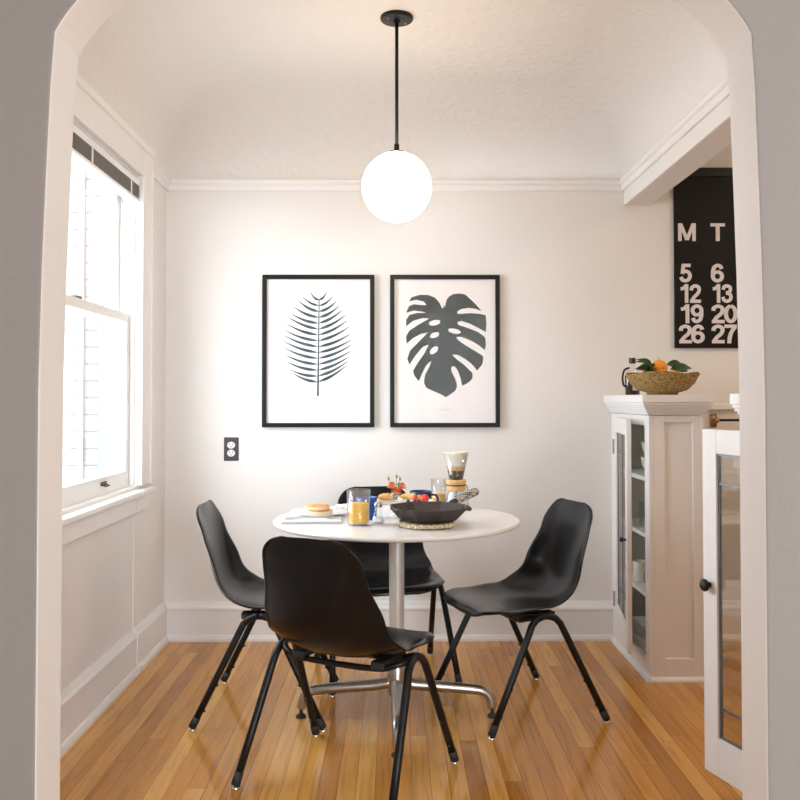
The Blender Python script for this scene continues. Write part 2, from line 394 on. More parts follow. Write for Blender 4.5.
ls = sash('lower_sash', XL - .069, XL - .031, WZ0 - .005, ZM + .02, .075, .040)
us = sash('upper_sash', XL - .120, XL - .078, ZM - .02, WZ1 - .006, .040, .05)
bm = B(); box(bm, XL - .032, XL - .026, 3.48, 3.54, .835, .850); tube(bm, [(XL - .028, 3.49, .838), (XL - .012, 3.49, .834), (XL - .012, 3.53, .834), (XL - .028, 3.53, .838)], .003, 8)
obj('sash_lift', bm, 'bronze', ls)
bm = B(); box(bm, XL - .07, XL - .04, 3.24, 3.29, ZM + .02, ZM + .032); obj('sash_lock', bm, 'bronze', ls, bevel=.003)

# blind pulled up in the head of the window
t = thing('window_blind', 'grey slatted blind pulled up into a stack at the window head', 'blind', (XL - .012, 3.23, 2.035))
hw = .615
bm = B(); box(bm, -.022, .022, -hw, hw, .072, .102); obj('head_rail', bm, 'window_white', t, bevel=.004)
for k in range(14):
    z = .020 + k * .0040; bm = B()
    prism(bm, [(-.024, z), (-.012, z + .0016), (0, z + .002), (.012, z + .0016), (.024, z), (.024, z + .0008), (0, z + .0028), (-.024, z + .0008)], 'y', -hw + .01, hw - .01)
    obj('slat', bm, 'blind', t)
bm = B(); box(bm, -.024, .024, -hw + .005, hw - .005, .002, .016); obj('bottom_rail', bm, 'window_white', t, bevel=.003)
for y in (-.45, 0, .48):
    bm = B(); box(bm, .0245, .027, y - .006, y + .006, .004, .072); obj('ladder_tape', bm, 'window_white', t)
bm = B(); tube(bm, [(.03, .59, .08), (.032, .592, -.02), (.03, .59, -.06)], .0022, 6); ball(bm, (.03, .59, -.065), .005, seg=8); obj('lift_cord', bm, 'white_plastic', t)

# thin painted cable from the stool to the floor
bm = B(); tube(bm, [(XL + .046, 3.80, .782), (XL + .045, 3.80, .757), (XL + .024, 3.80, .745), (XL + .023, 3.80, .69), (XL + .004, 3.80, .68), (XL + .004, 3.80, .195), (XL + .026, 3.80, .17), (XL + .021, 3.80, .035), (XL + .034, 3.80, .02), (XL + .034, 3.80, .003)], .0028, 8)
tag(obj('wall_cable', bm, 'trim'), 'thin painted cable running down the wall under the window sill', 'cable')

# ------------------------------------------------------------------ outside the window
t = thing('neighbouring_building', 'pale sunlit brick wall of the building outside the window', 'building', (-2.9, 6.0, -1.0))
bm = B(); box(bm, -2.6, 1.55, 0, .3, 0, 7); obj('wall', bm, 'brick', t)
bm = B(); box(bm, .745, .785, -.03, 0, 0, 7); obj('corner_strip', bm, 'orangebrick', t)
bm = B(); tube(bm, [(.915, -.04, 0), (.915, -.04, 7)], .025, 12); obj('downpipe', bm, 'bluegrey', t)
struct('ground', box(B(), -9, XL - .15, -8, 9, -1.1, -1.0), 'asphalt')

# ------------------------------------------------------------------ pendant lamp
t = thing('pendant_lamp', 'white glowing globe pendant on a thin black rod above the table', 'lamp', (.005, 3.29, ZC))
bm = B(); lathe(bm, [(0, 0), (.062, 0), (.062, -.010), (.058, -.014), (.012, -.016), (.012, -.024), (0, -.026)], 40); obj('canopy', bm, 'black_metal', t, bevel=.001)
for a in (35, 215):
    bm = B(); ball(bm, (.04 * math.cos(R(a)), .04 * math.sin(R(a)), -.0155), .004, .6, 10); obj('screw', bm, 'chrome', t)
bm = B(); tube(bm, [(0, 0, -.02), (0, 0, -.514)], .0065, 12); obj('rod', bm, 'black_metal', t, smooth=True)
bm = B(); lathe(bm, [(.0, -.484), (.010, -.484), (.010, -.509), (.030, -.512), (.032, -.518), (0, -.518)], 24); obj('holder', bm, 'black_metal', t)
bm = B(); ball(bm, (0, 0, -.645), .131, 1, 48); obj('globe', bm, 'globe', t, smooth=True)

# ------------------------------------------------------------------ framed prints
def frame_thing(name, label, x0, x1, z0, z1):
    cx, w_, h = (x0 + x1) / 2, (x1 - x0), z1 - z0
    t = thing(name, label, 'picture', (cx, YB, z0))
    bm = B(); b_ = .021; d0, d1 = -.030, -.002
    hw = w_ / 2
    box(bm, -hw, hw, d0, d1, 0, b_); box(bm, -hw, hw, d0, d1, h - b_, h); box(bm, -hw, -hw + b_, d0, d1, b_, h - b_); box(bm, hw - b_, hw, d0, d1, b_, h - b_)
    obj('frame', bm, 'frame', t, bevel=.002)
    bm = B(); box(bm, -hw + b_, hw - b_, -.014, -.008, b_, h - b_); obj('print', bm, 'paper', t)
    bm = B(); box(bm, -hw + b_, hw - b_, -.022, -.020, b_, h - b_); obj('glazing', bm, 'pic_glass', t)
    return t, w_, h
FX0, FX1 = -.652, -.103; GX0, GX1 = -.026, .512; FZ0, FZ1 = 1.040, 1.787
def flat(bm, pts, y=-.0146, th=.0006):
    vs = [bm.verts.new((p[0], y, p[1])) for p in pts]; bm.faces.new(vs)
tf, fw, fh = frame_thing('framed_print', 'black framed print of a feathery fern leaf, on the left', FX0, FX1, FZ0, FZ1)
def c2l(px, py, s, box_, w_, h):   # trace units -> local metres
    return ((px - (box_[0] + box_[2]) / 2) * w_ / (box_[2] - box_[0]), (box_[3] - py) * h / (box_[3] - box_[1]))
FB = (58, 65, 553, 743)
bm = B()
tlx = [268, 230, 213, 192, 180, 166, 158, 153, 148, 146, 150, 155, 160, 175, 188]; tly = [140, 158, 178, 205, 235, 250, 280, 310, 332, 358, 388, 420, 450, 485, 500]
trx = [343, 370, 387, 400, 415, 430, 437, 447, 452, 458, 458, 455, 447, 440, 433]; try_ = [138, 158, 180, 200, 218, 240, 265, 292, 325, 350, 373, 400, 425, 447, 466]
for i in range(15):
    ay = 176 + (542 - 176) * i / 14; ax = 308 - 5 * i / 14
    for tx, ty, s in ((tlx[i], tly[i], -1), (trx[i], try_[i], 1)):
        d = Vector((tx - ax, ty - ay)); n = Vector((-d.y, d.x)).normalized(); wd = 9.0 if i > 1 else 7
        up, lo = [], []
        for k in range(1, 10):
            q = k / 10; base = Vector((ax, ay)) + d * q; sag = math.sin(q * PI) * 9
            hwid = wd * (math.sin(min(1, q * 2.6) * PI / 2) * (1 - q) ** .9 + .06)
            c = base + Vector((0, sag)); up.append(c + n * hwid); lo.append(c - n * hwid)
        pts = [Vector((ax, ay))] + up + [Vector((tx, ty))] + lo[::-1]
        pts = [c2l(p.x, p.y, 1, FB, fw, fh) for p in pts]
        # strip of quads keeps the curved leaflet clean
        U = pts[1:10]; Lw = pts[11:][::-1]; P = lambda p: bm.verts.new((p[0], -.0146, p[1]))
        s0, e0 = P(pts[0]), P(pts[10]); uu = [P(p) for p in U]; ll = [P(p) for p in Lw]
        bm.faces.new((s0, uu[0], ll[0])); bm.faces.new((e0, ll[-1], uu[-1]))
        for k in range(8): bm.faces.new((uu[k], uu[k + 1], ll[k + 1], ll[k]))
flat(bm, [c2l(*p, 1, FB, fw, fh) for p in ((306, 172), (310, 172), (309, 400), (308, 604), (299, 604), (303, 400))], -.0147)
obj('fern_leaf', bm, 'fern_ink', tf)
bm = B()
for y, h_ in ((655, 22), (672, 12), (688, 14)): flat(bm, [c2l(a, b, 1, FB, fw, fh) for a, b in ((303 - h_, y), (303 + h_, y), (303 + h_, y + 3), (303 - h_, y + 3))])
obj('caption', bm, 'caption', tf)

tm, mw, mh = frame_thing('framed_print', 'black framed print of a broad split monstera leaf, on the right', GX0, GX1, FZ0, FZ1)
MB = (44, 70, 533, 743)
outl = [(283,218),(290,205),(296,180),(306,166),(325,154),(350,151),(378,155),(405,178),(430,203),(452,229),(425,219),(395,215),(362,220),(343,232),(346,241),(360,242),(400,238),(440,241),(471,248),(474,290),(471,322),(440,305),(400,285),(362,273),(343,280),(352,292),(395,305),(440,324),(468,346),(472,375),(467,403),(440,380),(400,358),(360,343),(338,345),(350,360),(390,387),(430,410),(460,430),(457,462),(432,493),(415,470),(385,445),(347,423),(320,422),(337,440),(375,468),(412,505),(410,530),(390,548),(365,560),(358,525),(345,490),(330,473),(316,478),(318,500),(335,530),(343,560),(335,582),(315,597),(292,611),(270,597),(235,583),(205,568),(195,545),(200,512),(220,475),(228,450),(205,470),(187,505),(172,540),(152,515),(146,495),(165,462),(195,420),(217,378),(190,388),(158,425),(130,466),(121,440),(133,405),(170,368),(212,325),(182,330),(145,350),(118,374),(115,342),(130,316),(170,290),(218,263),(190,260),(148,272),(115,297),(116,268),(130,247),(165,238),(205,238),(190,232),(150,227),(115,237),(128,208),(150,199),(185,203),(207,203),(195,187),(160,179),(128,187),(140,168),(178,157),(215,158),(245,170),(265,193),(275,216)]
def curve_mesh(loops):
    cu = bpy.data.curves.new('c', 'CURVE'); cu.dimensions = '2D'; cu.fill_mode = 'BOTH'
    for lp in loops:
        s = cu.splines.new('POLY'); s.points.add(len(lp) - 1); s.use_cyclic_u = True
        for i, p in enumerate(lp): s.points[i].co = (p[0], p[1], 0, 1)
    o = bpy.data.objects.new('c', cu); C.objects.link(o); dg = bpy.context.evaluated_depsgraph_get()
    me = bpy.data.meshes.new_from_object(o.evaluated_get(dg)); bpy.data.objects.remove(o); bpy.data.curves.remove(cu); return me
def smooth_loop(l, n=3):
    L = len(l); out = []
    for i in range(L):
        a, b, c, d = [Vector(l[(i + k) % L]) for k in (-1, 0, 1, 2)]
        for k in range(n):
            t = k / n; out.append(.5 * ((2 * b) + (c - a) * t + (2 * a - 5 * b + 4 * c - d) * t * t + (3 * b - a - 3 * c + d) * t ** 3))
    return out
loops = [[c2l(p[0], p[1], 1, MB, mw, mh) for p in outl]]
for cx, cy, a, b, rot in ((243, 281, 26, 12, -12), (243, 336, 22, 12, -22), (240, 403, 23, 13, -42), (331, 318, 29, 11, 12)):
    loops.append([c2l(cx + a * math.cos(q) * math.cos(R(rot)) - b * math.sin(q) * math.sin(R(rot)), cy + a * math.cos(q) * math.sin(R(rot)) + b * math.sin(q) * math.cos(R(rot)), 1, MB, mw, mh) for q in [2 * PI * k / 18 for k in range(18)]])
me = curve_mesh(loops)
for v in me.vertices: v.co = (v.co.x, -.0146, v.co.y)
me.materials.append(M['monstera_ink']); o = bpy.data.objects.new('monstera_leaf', me); C.objects.link(o); o.parent = tm
bm = B()
flat(bm, [c2l(*p, 1, MB, mw, mh) for p in ((281, 204), (285, 204), (289, 400), (291, 585), (288, 585), (284, 400))], -.0149)
obj('leaf_midrib', bm, 'vein', tm)
bm = B()
for y, h_ in ((657, 18), (667, 32), (687, 15)): flat(bm, [c2l(a, b, 1, MB, mw, mh) for a, b in ((287 - h_, y), (287 + h_, y), (287 + h_, y + 3), (287 - h_, y + 3))])
obj('caption', bm, 'caption', tm)

# ------------------------------------------------------------------ wall outlet
t = thing('wall_outlet', 'dark brown outlet plate with two white sockets on the back wall', 'outlet', (-.805, YB, .875))
bm = B(); box(bm, -.036, .036, -.006, 0, 0, .115); obj('cover_plate', bm, 'outlet', t, bevel=.003)
for z in (.038, .077):
    bm = B(); prism(bm, [(.019 * math.cos(a), z + .017 * math.sin(a)) for a in [2 * PI * k / 24 for k in range(24)]], 'y', -.009, -.005); s = obj('socket', bm, 'white_plastic', t)
    bm = B(); box(bm, -.009, -.006, -.0096, -.0088, z + .001, z + .009); box(bm, .006, .009, -.0096, -.0088, z + .001, z + .009); box(bm, -.002, .002, -.0096, -.0088, z - .011, z - .006); obj('slot', bm, 'dark', s)

# ------------------------------------------------------------------ calendar
t = thing('wall_calendar', 'large black wall calendar with bold white numbers', 'calendar', (1.375, YB, 1.429))
bm = B(); box(bm, 0, 1.13, -.018, -.002, 0, .885); obj('pages', bm, 'cal', t, bevel=.002)
bm = B(); box(bm, -.002, 1.132, -.024, -.001, .845, .89); obj('binding_bar', bm, 'black_metal', t, bevel=.002)
DIG = {
 '1': [[(.40, 0), (.40, 1)], [(.10, .745), (.22, .765), (.31, .83), (.35, .93)]],
 '2': [[(.10, .66), (.13, .82), (.30, .905), (.46, .83), (.49, .68), (.42, .50), (.24, .31), (.13, .12)], [(.03, .09), (.58, .09)]],
 '3': [[(.10, .70), (.15, .85), (.30, .905), (.45, .84), (.475, .71), (.41, .58), (.25, .53)], [(.25, .53), (.44, .47), (.505, .30), (.44, .15), (.29, .095), (.14, .15), (.08, .32)]],
 '5': [[(.14, .905), (.54, .905)], [(.20, .96), (.15, .46)], [(.13, .48), (.21, .57), (.34, .59), (.47, .50), (.505, .33), (.44, .16), (.29, .095), (.14, .14), (.08, .29)]],
 '6': [[(.50, .73), (.44, .86), (.31, .905), (.16, .81), (.095, .57), (.10, .30), (.17, .14), (.30, .095), (.44, .15), (.505, .32), (.45, .48), (.32, .55), (.18, .49), (.11, .36)]],
 '7': [[(.03, .905), (.57, .905)], [(.50, .88), (.36, .64), (.27, .36), (.23, 0)]],
 '0': [[(.3 + .205 * math.sin(2 * PI * k / 16), .5 + .405 * math.cos(2 * PI * k / 16)) for k in range(17)]],
 'M': [[(.09, 0), (.09, 1)], [(.79, 0), (.79, 1)], [(.12, .98), (.44, .06)], [(.76, .98), (.44, .06)]],
 'T': [[(0, .91), (.66, .91)], [(.33, 0), (.33, .95)]]}
DIG['6'] = [[(.49, .72), (.43, .86), (.31, .905), (.17, .82), (.105, .62), (.095, .36)], [(.3 + .205 * math.sin(2 * PI * k / 16), .325 + .235 * math.cos(2 * PI * k / 16)) for k in range(17)]]
DIG['9'] = [[(.6 - a, 1 - b) for a, b in st_] for st_ in DIG['6']]
def glyphs(txt, x, zc, w_, h):
    bm = B(); adv = .54; tot = (adv * (len(txt) - 1) + (.6 if txt not in 'MT' else (.88 if txt == 'M' else .66))); lay = 0
    for i, ch_ in enumerate(txt):
        for st in DIG[ch_]:
            P = catmull([(a, b, 0) for a, b in st], 5) if len(st) > 2 else [Vector((a, b, 0)) for a, b in st]
            prev = None; lay += 1
            for k, p in enumerate(P):
                d = (P[min(k + 1, len(P) - 1)] - P[max(k - 1, 0)]).normalized(); n = Vector((-d.y, d.x, 0)) * .090
                cur = [bm.verts.new((x + (q.x + adv * i) * w_ / tot, -.0184 - .00012 * lay, zc - h / 2 + q.y * h)) for q in (p - n, p + n)]
                if prev: bm.faces.new((prev[0], cur[0], cur[1], prev[1]))
                prev = cur
    obj('numeral' if txt.isdigit() else 'letter', bm, 'cal_white', t)
zz = 1.429
for txt, x, zc, w_ in (('M', .017, 2.0, .088), ('T', .177, 2.0, .072), ('5', .022, 1.798, .062), ('12', .018, 1.697, .112), ('19', .018, 1.597, .122), ('26', .016, 1.498, .130),
                       ('6', .177, 1.798, .066), ('13', .177, 1.697, .108), ('20', .177, 1.597, .132), ('27', .177, 1.498, .130)):
    glyphs(txt, x, zc - zz, w_, .088 if txt in 'MT' else .093)

# rod on the kitchen wall
t = thing('wall_rail', 'thin black rail with a brass bracket on the kitchen wall', 'rail', (1.55, YB, 1.075))
bm = B(); tube(bm, [(.02, -.05, 0), (.9, -.05, 0)], .006, 10); obj('rod', bm, 'black_metal', t, smooth=True)
bm = B(); box(bm, 0, .03, -.008, -.001, -.035, .03); tube(bm, [(.015, -.005, 0), (.015, -.055, 0)], .009, 12); ball(bm, (.012, -.052, 0), .016, 1, 12); obj('bracket', bm, 'brass', t, smooth=True)
bm = B(); box(bm, .87, .90, -.008, -.001, -.035, .03); tube(bm, [(.885, -.005, 0), (.885, -.055, 0)], .009, 12); obj('bracket', bm, 'brass', t, smooth=True)

# ------------------------------------------------------------------ built-in cabinets
CX0, CX1, ZT = 1.063, 1.292, 1.196
def crown(bm, x0, x1, y0, y1, sides):
    """stepped crown moulding as stacked slabs with a swept profile, overhanging"""
    for (p, z0, z1) in ((.008, 1.112, 1.122), (.014, 1.122, 1.132), (.020, 1.132, 1.142), (.027, 1.142, 1.152), (.032, 1.152, 1.164), (.037, 1.164, ZT)):
        box(bm, x0 - p, x1 + p, y0 - (p if 'n' in sides else 0), y1 + (p if 'f' in sides else 0), z0, z1)
def cabinet(label, y0, y1, sides, panel_y, hinge_y, door_dir):
    L_ = y1 - y0; t = thing('built_in_cabinet', label, 'cabinet', ((CX0 + CX1) / 2, (y0 + y1) / 2, 0))
    ox, oy = (CX0 + CX1) / 2, (y0 + y1) / 2; X0, X1, Y0, Y1 = CX0 - ox, CX1 - ox, y0 - oy, y1 - oy
    oz0, oz1 = .09, 1.065
    bm = B()   # face frame, sides, back, bottom
    box(bm, X0, X0 + .02, Y0, Y0 + .065, 0, 1.11); box(bm, X0, X0 + .02, Y1 - .065, Y1, 0, 1.11)
    box(bm, X0, X0 + .02, Y0 + .065, Y1 - .065, 0, oz0); box(bm, X0, X0 + .02, Y0 + .065, Y1 - .065, oz1, 1.11)
    obj('face_frame', bm, 'cab', t, bevel=.0015)
    bm = B(); box(bm, X1 - .015, X1, Y0 + .018, Y1 - .018, 0, 1.09); obj('back_panel', bm, 'cab', t)
    for s in (0, 1):   # end panels with a recessed field
        bm = B()
        e0, e1 = (Y0, Y0 + .018) if s == 0 else (Y1 - .018, Y1); r0, r1 = (Y0 + .008, Y0 + .018) if s == 0 else (Y1 - .018, Y1 - .008)
        box(bm, X0 + .02, X0 + .066, e0, e1, 0, 1.11); box(bm, X1 - .045, X1 - .015, e0, e1, 0, 1.11)
        box(bm, X0 + .066, X1 - .045, e0, e1, 0, .095); box(bm, X0 + .066, X1 - .045, e0, e1, 1.08, 1.11)
        box(bm, X0 + .066, X1 - .045, r0, r1, .095, 1.08); box(bm, X1 - .0152, X1, e0, e1, 0, 1.11)
        obj('end_panel', bm, 'cab', t, bevel=.0015)
    bm = B(); box(bm, X0 + .02, X1 - .015, Y0 + .018, Y1 - .018, 1.09, 1.11); obj('top_board', bm, 'cab', t)
    for q in ((X1 - .022, X1 - .0152, Y0 + .022, Y1 - .022), (X0 + .021, X1 - .022, Y0 + .0182, Y0 + .0215), (X0 + .021, X1 - .022, Y1 - .0215, Y1 - .0182)):
        bm = B(); box(bm, *q, oz0, 1.09); obj('lining', bm, 'cab_in', t)
    bm = B(); crown(bm, X0, X1, Y0, Y1, sides); obj('crown_top', bm, 'cab', t, bevel=.002)
    bm = B(); prism(bm, [(X0, 0), (X0 - .018, 0), (X0 - .018, .008), (X0 - .012, .016), (X0, .022)], 'y', Y0 - (.012 if 'n' in sides else 0), Y1)
    prism(bm, [(Y0, 0), (Y0 - .014, 0), (Y0 - .014, .008), (Y0 - .008, .016), (Y0, .02)], 'x', X0, X1); obj('base_moulding', bm, 'cab', t)
    for z in (.08, .322, .577, .822):
        bm = B(); box(bm, X0 + .021, X1 - .022, Y0 + .022, Y1 - .022, z - .0, z + .018); obj('shelf', bm, 'cab', t)
    # door: built closed along +y from the hinge, then swung
    d = bpy.data.objects.new('door', None)
    W_ = .50; H0, H1 = .095, 1.085 if False else 1.06
    H0 = .098; H1 = 1.092; sw = .062; sb = .11
    bm = B(); box(bm, -.02, 0, 0, sw, H0, H1); box(bm, -.02, 0, W_ - sw, W_, H0, H1); box(bm, -.02, 0, sw, W_ - sw, H0, H0 + sb); box(bm, -.02, 0, sw, W_ - sw, H1 - .07, H1)
    door = obj('door', bm, 'cab', t, bevel=.002)
    door.location = (X0 - .002, hinge_y - oy, 0); door.rotation_euler = (0, 0, door_dir)
    bm = B(); box(bm, -.012, -.009, sw, W_ - sw, H0 + sb, H1 - .07); obj('glass_pane', bm, 'cab_glass', door)
    bm = B()
    g0, g1, k0, k1 = sw, W_ - sw, H0 + sb, H1 - .07
    for y in (g0 + .003, (g0 + g1) / 2, g1 - .003): box(bm, -.0135, -.0075, y - .003, y + .003, k0, k1)
    for z in (k0 + .003, k0 + .085, k1 - .085, k1 - .003): box(bm, -.0135, -.0075, g0, g1, z - .003, z + .003)
    obj('lead_came', bm, 'lead', door)
    return t, door
far, fdoor = cabinet('white built-in cabinet against the back wall, with the fruit basket on top', 3.69, YB, 'n', 0, 4.262, 0)
near, ndoor = cabinet('white built-in cabinet behind the right side of the arch', 2.02, 2.66, 'nf', 0, 2.12, 0)
# far door is hinged at the wall end and stands ajar; near door is hinged at the arch end and stands open
def set_door(d, hx, hy, fx, fy, root):
    a = math.atan2(fy - hy, fx - hx) - PI / 2; d.location = (hx - root.location.x, hy - root.location.y, 0); d.rotation_euler = (0, 0, a)
set_door(fdoor, 1.056, 4.245, .985, 3.75, far); set_door(ndoor, 1.075, 2.125, .925, 2.60, near)
def knob(door, x, y, z, s, r=.013):
    bm = B(); lathe(bm, [(0, 0), (r * .5, 0), (r * .5, .010), (r, .014), (r * 1.08, .020), (r * .8, .026), (0, .028)], 20)
    for v in bm.verts: v.co = Vector((x + s * v.co.z, y + v.co.x, z + v.co.y))
    obj('knob', bm, 'rubber', door, smooth=True)
# fdoor swings with -y side: local +y points from hinge to free edge
knob(fdoor, 0, .465, .575, 1, .010)
knob(ndoor, -.02, .470, .640, -1, .017)
for d, zs in ((fdoor, (.22, .95)), (ndoor, (.22, .95))):
    for z in zs:
        bm = B(); tube(bm, [(.004, -.004, z - .035), (.004, -.004, z + .035)], .005, 10); obj('hinge', bm, 'alu' if d is fdoor else 'alu', d)

# items inside the far cabinet
def bowl_bm(r, h, th=.004, foot=.5):
    return lathe(B(), [(0, 0), (r * foot, 0), (r * foot, .004), (r * .85, h * .45), (r, h), (r - th, h), (r * .82 - th, h * .47), (r * foot, .009), (0, .008)], 32)
def simple(name, bm, m, label, cat, loc, group=None, smooth=True, rz=0):
    o = obj(name, bm, m, smooth=smooth); o.location = loc; o.rotation_euler = (0, 0, rz); return tag(o, label, cat, group)
zs1, zs2, zs3, zs0 = .840, .595, .340, .098
simple('bowl', bowl_bm(.062, .075, foot=.55), 'cream_cer', 'cream bowl on the top cabinet shelf, lower of two stacked', 'bowl', (1.175, 3.99, zs1), 'stacked bowls on the cabinet shelf')
simple('bowl', bowl_bm(.060, .068, foot=.62), 'cream_cer', 'cream bowl on the top cabinet shelf, upper of two stacked', 'bowl', (1.175, 3.99, zs1 + .0755), 'stacked bowls on the cabinet shelf')
def tumbler_bm(r, h, rb=None, th=.002):
    rb = rb or r * .85
    return lathe(B(), [(0, 0), (rb, 0), (r, h), (r - th, h), (rb - th, .008), (0, .008)], 28)
gl = [(1.110, 4.035, 'clear tumbler on the second cabinet shelf, leftmost of three'), (1.152, 4.075, 'clear tumbler on the second cabinet shelf, middle of three'), (1.200, 4.11, 'clear tumbler on the second cabinet shelf, rightmost of three')]
for i, (x, y, lb) in enumerate(gl):
    simple('tumbler', tumbler_bm(.026, .115 if i < 2 else .09), 'glass', lb, 'glass', (x, y, zs2), 'tumblers on the cabinet shelf')
def mug(label, loc, rz, m, r=.04, h=.085, group=None, hr=.028, name='mug', flare=1.0):
    t = thing(name, label, 'mug', loc, rz, group)
    bm = B(); lathe(bm, [(0, 0), (r * .94, 0), (r * .97, .004), (r * flare, h - .002), (r * flare - .0015, h), (r * flare - .004, h - .002), (r * .93, .008), (0, .006)], 36); obj('body', bm, m, t, smooth=True)
    bm = B(); tube(bm, [(r - .002, 0, h * .82), (r + hr * .7, 0, h * .80), (r + hr, 0, h * .55), (r + hr * .7, 0, h * .27), (r - .002, 0, h * .22)], .0045, 10, smooth=5); obj('handle', bm, m, t, smooth=True)
    return t
mug('cream mug with handle on the third cabinet shelf, farther of two', (1.135, 4.07, zs3), R(20), 'cream_cer', .040, .092, 'mugs on the cabinet shelf')
mug('cream mug with handle on the third cabinet shelf, nearer of two', (1.165, 3.965, zs3), R(200), 'cream_cer', .036, .080, 'mugs on the cabinet shelf')
bm = B()
for k in range(5): a = R(k * 3 - 6); box(bm, -.065 + k * .001, .065, -.09, .09 + k * .003, k * .012, k * .012 + .010)
simple('napkin_stack', bm, 'cloth', 'pile of folded white napkins at the bottom of the cabinet', 'napkins', (1.172, 4.06, zs0), smooth=False)

# ------------------------------------------------------------------ on top of the far cabinet
bx, by = 1.185, 3.90
t = thing('fruit_basket', 'wide woven straw basket bowl holding oranges on the cabinet top', 'basket', (bx, by, ZT))
prof = [(0, .010), (.060, .010), (.062, 0), (.068, 0), (.068, .010), (.108, .022), (.140, .052), (.158, .088), (.156, .094), (.150, .092), (.130, .072), (.095, .042), (.05, .026), (0, .022)]
bm = B(); lathe(bm, prof, 64)
for v in bm.verts:
    if v.co.z > .03: a = math.atan2(v.co.y, v.co.x); v.co.z += .006 * math.sin(3 * a + 1) * (v.co.z / .09)
bmesh.ops.scale(bm, vec=(1, .84, 1), verts=bm.verts)
obj('bowl', bm, 'basket', t, smooth=True)
bm = B()
for k in range(3):
    rr = (.154, .157, .151)[k]
    tube(bm, [(rr * math.cos(a) + .002 * math.cos(9 * a + k * 2), .84 * rr * math.sin(a), .092 + .006 * math.sin(3 * a + 1) + .003 * math.sin(14 * a + k * 2.1)) for a in [2 * PI * i / 120 for i in range(121)]], .0032, 6, cap=False)
obj('rim_braid', bm, 'basket', t, smooth=True)
def orange(label, x, y, z, r):
    t = thing('orange', label, 'fruit', (x, y, z), 0, 'oranges in the straw basket')
    bm = B(); ball(bm, (0, 0, 0), r, .93, 28); obj('peel', bm, 'orange', t, smooth=True)
    bm = B(); tube(bm, [(0, 0, r * .9), (-.001, 0, r * .9 + .006), (-.005, 0, r * .9 + .013)], .0014, 6); obj('stalk', bm, 'stem', t)
    return t
og0 = orange('largest orange, sitting highest in the straw basket', bx - .018, by - .015, ZT + .122, .036)
og1 = orange('small orange just below the highest one in the basket', bx - .012, by - .055, ZT + .085, .029)
og2 = orange('small orange half hidden at the right inside the basket', bx + .032, by - .045, ZT + .082, .029)
og3 = orange('orange half hidden at the left under the leaves', bx - .078, by - .005, ZT + .078, .030)
og = [og0, og1, og2, og3]
def leaf(root, x, y, z, rz, tilt, L_=.07, W_=.028, roll=0):
    bm = B(); N_ = 8; rows = []
    for i in range(N_ + 1):
        q = i / N_; w_ = W_ * math.sin(PI * q ** .8) + .0008; zz_ = .012 * math.sin(q * PI)
        rows.append([bm.verts.new((q * L_, s * w_, zz_ + abs(s) * w_ * .35)) for s in (-1, -.5, 0, .5, 1)])
    for a, b in zip(rows, rows[1:]):
        for k in range(4): bm.faces.new((a[k], a[k + 1], b[k + 1], b[k]))
    o = obj('leaf', bm, 'leafm', smooth=True, solid=.0008); o.parent = root; o.location = (x - root.location.x, y - root.location.y, z - root.location.z); o.rotation_euler = (roll, tilt, rz)
for i, (x, y, z, rz, tl, rl) in enumerate(((-.05, -.05, .100, 170, -12, .7), (-.055, -.03, .115, 185, -22, -.5), (-.05, -.045, .108, 150, -5, .9), (-.09, -.05, .095, 15, -25, -.8), (-.045, .0, .12, 175, -28, .2))):
    leaf(og[3], bx + x, by + y, ZT + z, R(rz), R(tl), .080, .023, rl)
for i, (x, y, z, rz, tl, rl) in enumerate(((.02, .01, .135, -15, 12, .6), (.03, -.02, .115, 5, 8, 1.0), (.03, .01, .13, 20, 20, -.3), (.04, -.03, .105, -5, -8, .8))):
    leaf(og[2], bx + x, by + y, ZT + z, R(rz), R(tl), .080, .023, rl)
# syrup bottle
t = thing('syrup_bottle', 'dark syrup bottle with a black cap beside the straw basket', 'bottle', (1.106, 4.10, ZT))
bm = B(); lathe(bm, [(0, 0), (.032, 0), (.035, .004), (.036, .09), (.030, .112), (.016, .126), (.013, .134), (.013, .150), (0, .150)], 28, sy=.7)
obj('glass_body', bm, 'glass', t, smooth=True)
bm = B(); lathe(bm, [(0, .002), (.030, .002), (.033, .006), (.034, .088), (.028, .104), (0, .104)], 28, sy=.68); obj('syrup', bm, 'syrup', t, smooth=True)
bm = B(); lathe(bm, [(0, .148), (.0155, .148), (.0155, .172), (.014, .174), (0, .174)], 20); obj('cap', bm, 'cap', t)
bm = B(); rr = .0365; A = [R(-100 + 8 * k) for k in range(11)]
pts = [(rr * math.cos(a), rr * .7 * math.sin(a) - .001) for a in A]
for (p, q) in zip(pts, pts[1:]): bm.faces.new([bm.verts.new(v) for v in ((p[0], p[1], .022), (q[0], q[1], .022), (q[0], q[1], .082), (p[0], p[1], .082))])
bmesh.ops.remove_doubles(bm, verts=bm.verts, dist=1e-5); obj('label', bm, 'label', t, smooth=True)
bm = B(); tube(bm, [(-.014, 0, .128), (-.036, 0, .118), (-.046, 0, .085), (-.042, 0, .05), (-.033, 0, .04)], .005, 10, smooth=5); obj('handle', bm, 'syrup', t, smooth=True)

